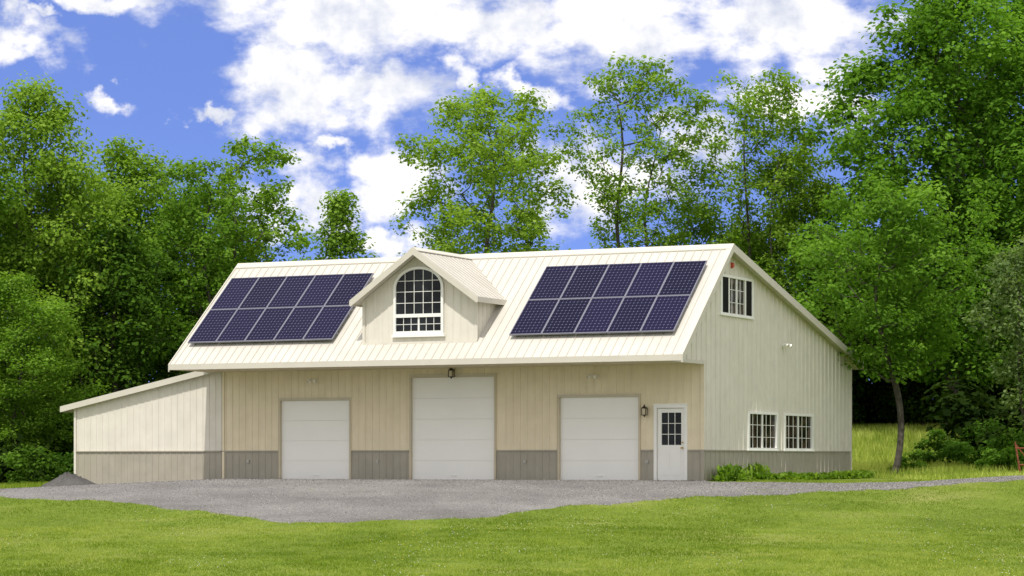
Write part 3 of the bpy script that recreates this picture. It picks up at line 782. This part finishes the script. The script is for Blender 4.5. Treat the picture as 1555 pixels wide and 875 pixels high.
def mass(name, x0, x1, y0, y1, hmax, nc, per, seed, mat, label, pw=1.25):
    rg = np.random.default_rng(seed)
    x = rg.uniform(x0, x1, nc); y = rg.uniform(y0, y1, nc)
    h = hmax*(.75+.25*np.sin(x*1.3)+.1*np.sin(x*3.1)); z = gz(x, y)+rg.random(nc)**pw*h
    V, F, rn = leaves(np.stack([x, y, z], 1), np.full(nc, 1.0)*rg.uniform(.6, 1.3, nc), np.full(nc, per), .34, rg, .7)
    o = add_obj(name, np_mesh(name, V, F, mat, rn)); o['kind'] = 'stuff'; o['label'] = label; o['category'] = 'undergrowth'
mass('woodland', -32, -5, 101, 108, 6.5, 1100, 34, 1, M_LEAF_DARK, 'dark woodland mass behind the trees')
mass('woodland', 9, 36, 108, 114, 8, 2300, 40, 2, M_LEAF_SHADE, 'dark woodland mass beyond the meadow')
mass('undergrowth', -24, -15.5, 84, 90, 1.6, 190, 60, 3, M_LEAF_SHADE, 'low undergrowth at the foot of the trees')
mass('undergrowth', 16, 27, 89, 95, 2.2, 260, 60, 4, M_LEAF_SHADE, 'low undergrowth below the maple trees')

def bush(X, Y, r, h, mat, seed, label, leaf=.13):
    rg = np.random.default_rng(seed); n = 26
    a = rg.uniform(0, 6.28, n); q = r*rg.random(n)**.5; hh = h*(1-.6*(q/r)**2)
    C = np.stack([q*np.cos(a), q*np.sin(a), rg.random(n)*hh+.1], 1)
    V, F, rn = leaves(C, np.full(n, .32*max(r, .6)), np.full(n, 90), leaf, rg)
    o = add_obj('bush', np_mesh('bush', V, F, mat, rn), (X, Y, float(gz(X, Y)))); o['label'] = label; o['category'] = 'bush'; o['group'] = 'bushes under the trees'
bush(14.6, 86, 1.0, 1.0, M_LEAF_DARK, 5, 'dark green bush under the trees')
bush(15.8, 84, 1.3, 1.5, M_LEAF_DARK, 6, 'dark green bush under the trees')
bush(17.4, 83, 1.3, 1.9, M_LEAF_DARK, 7, 'dark green bush under the trees')
bush(15.6, 80, .8, .8, M_LEAF_MID, 12, 'green bush at the meadow edge')
bush(12.9, 82, .6, .45, M_LEAF_MID, 8, 'low light green bush beside the tree trunk')
bush(-15.9, 82, 1.2, 1.5, M_LEAF_DARK, 9, 'dark green bush beside the shed extension')
bush(-14.6, 83.5, .9, 1.2, M_LEAF_DARK, 10, 'dark green bush beside the shed extension')
bush(-17.8, 80.5, 1.2, 1.1, M_LEAF_DARK, 11, 'dark green bush at the wood edge')

def plant_mesh(seed, h):
    rg = np.random.default_rng(seed); V = []; F = []; R = []
    for k in range(210):
        a = rg.uniform(0, 6.28); L = rg.uniform(.15, .34)*h/.35; el = rg.uniform(.2, 1.4); w = rg.uniform(.025, .045)
        d = np.array([math.cos(a)*math.cos(el), math.sin(a)*math.cos(el), math.sin(el)]); sd = np.array([-math.sin(a), math.cos(a), 0])*w
        o = np.array([rg.normal()*.13, rg.normal()*.13, 0]); m = o+d*L*.6; t = o+d*L+np.array([math.cos(a), math.sin(a), -.9])*L*.25
        i = len(V); V += [o, m+sd, t, m-sd]; F.append((i, i+1, i+2, i+3)); R += [rg.random()]*4
    return np_mesh('garden_plant', np.array(V), np.array(F), M_LEAF_LIGHT, np.array(R))
PM = [plant_mesh(1, .38), plant_mesh(2, .44), plant_mesh(3, .32)]
rr = random.Random(5)
for i in range(34):
    yy = .3+i*.37+rr.uniform(-.15, .15); xx = .45+rr.uniform(-.12, .25)+.2*(i > 8)+.12*(i % 2)
    p = HM @ Vector((xx, yy, 0))
    big = i in (0, 1, 2, 4, 7)
    zg = max(float(gz(p.x, p.y)), -.02)
    o = add_obj('garden_plant', PM[i % 3], (p.x, p.y, zg)); o.rotation_euler = (0, 0, rr.uniform(0, 6)); s = rr.uniform(.75, 1.1); o.scale = (s, s, s*rr.uniform(.7, 1.15)*(1.6 if big else 1))
    o['label'] = 'taller leafy plant growing against the gable wall' if big else 'low leafy green plant along the gable wall'
    o['category'] = 'plant'; o['group'] = 'plants along the gable wall'
nn = 48; a = np.linspace(0, 2*np.pi, nn, endpoint=False); V = []; F = []
rg = np.random.default_rng(2); PX, PY = -13.15, 74.5
rings = 14
for k in range(rings+1):
    q = k/rings
    for t in a:
        r = q*(.78+.10*math.sin(2*t+1)+.06*math.sin(5*t)); zz = .40*(1-q**1.1)+.035*rg.normal()*(0 < q < 1)*(1-q)
        V.append((r*math.cos(t)*1.0, r*math.sin(t)*.9, zz-.06*(q == 1)+float(gz(PX+r*math.cos(t), PY+r*math.sin(t)))-float(gz(PX, PY))))
for k in range(rings):
    for j in range(nn): F.append((k*nn+j, (k+1)*nn+j, (k+1)*nn+(j+1) % nn, k*nn+(j+1) % nn))
o = add_obj('gravel_heap', np_mesh('gravel_heap', np.array(V), np.array(F), gravel_mat('gravel_dark', .5)), (PX, PY, float(gz(PX, PY)))); o['label'] = 'small heap of dark grey gravel beside the shed extension'; o['category'] = 'gravel heap'
mb = MB()
for s in (0, .35): mb.cyl((s, 0, 0), (s-.15, .1, 1.05), .03, .025, M_RUST, 8)
mb.cyl((-.12, .08, .85), (.24, .08, .85), .025, .025, M_RUST, 8); mb.cyl((-.04, .04, .35), (.32, .04, .35), .025, .025, M_RUST, 8)
mb.cyl((-.15, .1, 1.0), (.32, .04, .35), .018, .018, M_RUST, 8)
o = mb.obj('rusty_gate'); o.location = (15.35, 76, float(gz(15.35, 76))-.03); o['label'] = 'leaning rusty metal gate frame at the meadow edge'; o['category'] = 'gate'

# ------------------------------------------------------------------ world
w = bpy.data.worlds.new('World'); scene.world = w; w.use_nodes = True
try: w.cycles.sampling_method = 'NONE'
except Exception: pass
nt = w.node_tree; nd = nt.nodes; lk = nt.links; nd.clear()
out = nd.new('ShaderNodeOutputWorld')
def wm(op, a, b=None, c=None, clamp=False):
    n_ = nd.new('ShaderNodeMath'); n_.operation = op; n_.use_clamp = clamp
    for i, v in enumerate((a, b, c)):
        if v is None: continue
        if isinstance(v, (int, float)): n_.inputs[i].default_value = v
        else: lk.new(v, n_.inputs[i])
    return n_.outputs[0]
tc = nd.new('ShaderNodeTexCoord'); sp = nd.new('ShaderNodeSeparateXYZ'); lk.new(tc.outputs['Generated'], sp.inputs[0])
U = wm('MULTIPLY', wm('ARCTAN2', sp.outputs[0], sp.outputs[1]), 3.825)
Vv = wm('MULTIPLY', wm('ARCSINE', sp.outputs[2]), 3.825)
cb = nd.new('ShaderNodeCombineXYZ'); lk.new(U, cb.inputs[0]); lk.new(Vv, cb.inputs[1])
wn = nd.new('ShaderNodeTexNoise'); wn.inputs['Scale'].default_value = 8; wn.inputs['Detail'].default_value = 5; wn.inputs['Roughness'].default_value = .6; lk.new(cb.outputs[0], wn.inputs['Vector'])
wp = nd.new('ShaderNodeVectorMath'); wp.operation = 'MULTIPLY_ADD'; lk.new(wn.outputs['Color'], wp.inputs[0]); wp.inputs[1].default_value = (.24, .18, 0)
wo = nd.new('ShaderNodeVectorMath'); wo.operation = 'SUBTRACT'; lk.new(cb.outputs[0], wo.inputs[0]); wo.inputs[1].default_value = (.12, .09, 0); lk.new(wo.outputs[0], wp.inputs[2])
def B(px, py, rx, ry, s=1.0): return ((px-777)/1000, (700-py)/1000, rx/1000, ry/1000, s)
blobs = [B(540, 30, 260, 85), B(470, 140, 130, 65), B(590, 125, 90, 70), B(740, 40, 120, 60), B(980, 50, 190, 75), B(1190, 40, 200, 80),
         B(600, 275, 70, 60), B(470, 290, 80, 50), B(590, 368, 95, 32), B(812, 147, 60, 24), B(905, 275, 95, 80), B(400, 330, 60, 40, .9),
         B(140, 5, 85, 24, .95), B(25, 85, 100, 34, .9), B(700, 120, 45, 30, .9), B(1220, 170, 90, 45, .9), B(300, 172, 50, 10, .75), B(175, 160, 40, 12, .7), B(1060, 210, 60, 55, .85), B(60, 45, 40, 10, .7), B(505, 225, 40, 14, .75)]
acc = None
for (u, v, ru, rv, s) in blobs:
    ml_ = nd.new('ShaderNodeVectorMath'); ml_.operation = 'MULTIPLY_ADD'; lk.new(wp.outputs[0], ml_.inputs[0]); ml_.inputs[1].default_value = (1/ru, 1/rv, 0); ml_.inputs[2].default_value = (-u/ru, -v/rv, 0)
    ln = nd.new('ShaderNodeVectorMath'); ln.operation = 'LENGTH'; lk.new(ml_.outputs[0], ln.inputs[0])
    val = wm('MULTIPLY_ADD', ln.outputs['Value'], -.6*s, 1.05*s)
    acc = val if acc is None else wm('MAXIMUM', acc, val)
acc = wm('MAXIMUM', wm('MINIMUM', acc, .92), 0.0)
fn = nd.new('ShaderNodeTexNoise'); fn.inputs['Scale'].default_value = 9; fn.inputs['Detail'].default_value = 7; fn.inputs['Roughness'].default_value = .6
st = nd.new('ShaderNodeMapping'); st.inputs['Scale'].default_value = (.75, 1.4, 1); st.inputs['Rotation'].default_value = (0, 0, -.35); lk.new(cb.outputs[0], st.inputs['Vector']); lk.new(st.outputs[0], fn.inputs['Vector'])
dens = wm('ADD', acc, wm('MULTIPLY', wm('SUBTRACT', fn.outputs['Fac'], .5), 1.7))
up = wm('MULTIPLY', wm('SUBTRACT', Vv, .85), 1.2, clamp=True)
side = wm('MULTIPLY', wm('SUBTRACT', wm('ABSOLUTE', U), 1.3), .8, clamp=True)
dens = wm('ADD', dens, wm('MULTIPLY', wm('MAXIMUM', up, side), .9))  # unseen cloud cover overhead and to the sides, added as fill light
mr = nd.new('ShaderNodeMapRange'); mr.interpolation_type = 'SMOOTHSTEP'; lk.new(dens, mr.inputs['Value']); mr.inputs['From Min'].default_value = .30; mr.inputs['From Max'].default_value = .82
cr = nd.new('ShaderNodeValToRGB'); lk.new(wn.outputs['Fac'], cr.inputs['Fac'])
cr.color_ramp.elements[0].position = .34; cr.color_ramp.elements[0].color = (.58, .62, .74, 1)
cr.color_ramp.elements[1].position = .54; cr.color_ramp.elements[1].color = (1.02, 1.0, .98, 1)
sky = nd.new('ShaderNodeTexSky'); sky.sky_type = 'NISHITA'; sky.sun_disc = False
EL = math.radians(61); sh = Vector((-.335, -.942)).normalized()
sky.sun_elevation = EL; sky.sun_rotation = math.atan2(sh.x, sh.y)
vz = wm('MULTIPLY_ADD', sp.outputs[2], 3.4, .22)
cv = nd.new('ShaderNodeCombineXYZ'); lk.new(sp.outputs[0], cv.inputs[0]); lk.new(sp.outputs[1], cv.inputs[1]); lk.new(vz, cv.inputs[2])
nv = nd.new('ShaderNodeVectorMath'); nv.operation = 'NORMALIZE'; lk.new(cv.outputs[0], nv.inputs[0]); lk.new(nv.outputs[0], sky.inputs['Vector'])
tint = nd.new('ShaderNodeMix'); tint.data_type = 'RGBA'; tint.blend_type = 'MULTIPLY'; tint.inputs['Factor'].default_value = 1
lk.new(sky.outputs[0], tint.inputs['A']); tint.inputs['B'].default_value = (1.22, 1.27, 1.85, 1)
b1 = nd.new('ShaderNodeBackground'); b1.inputs['Strength'].default_value = .15; lk.new(tint.outputs['Result'], b1.inputs['Color'])
b2 = nd.new('ShaderNodeBackground'); b2.inputs['Strength'].default_value = 1.15; lk.new(cr.outputs['Color'], b2.inputs['Color'])
mx = nd.new('ShaderNodeMixShader'); lk.new(mr.outputs[0], mx.inputs[0]); lk.new(b1.outputs[0], mx.inputs[1]); lk.new(b2.outputs[0], mx.inputs[2])
lk.new(mx.outputs[0], out.inputs['Surface'])

sd = bpy.data.lights.new('sun', 'SUN'); sd.energy = 3.6; sd.angle = math.radians(.53); sd.color = (1, .955, .89)
so = bpy.data.objects.new('sun', sd); COL.objects.link(so)
s = Vector((sh.x*math.cos(EL), sh.y*math.cos(EL), math.sin(EL))); so.rotation_euler = s.to_track_quat('Z', 'Y').to_euler()
so.location = (0, 40, 40)

cd = bpy.data.cameras.new('camera'); co = bpy.data.objects.new('camera', cd); COL.objects.link(co)
co.location = (0, 0, .56); co.rotation_euler = (math.pi/2, 0, 0)
cd.sensor_width = 36; cd.lens = 3825/1555*36; cd.shift_y = 262.5/1555; cd.clip_end = 3000; cd.clip_start = .5
scene.camera = co
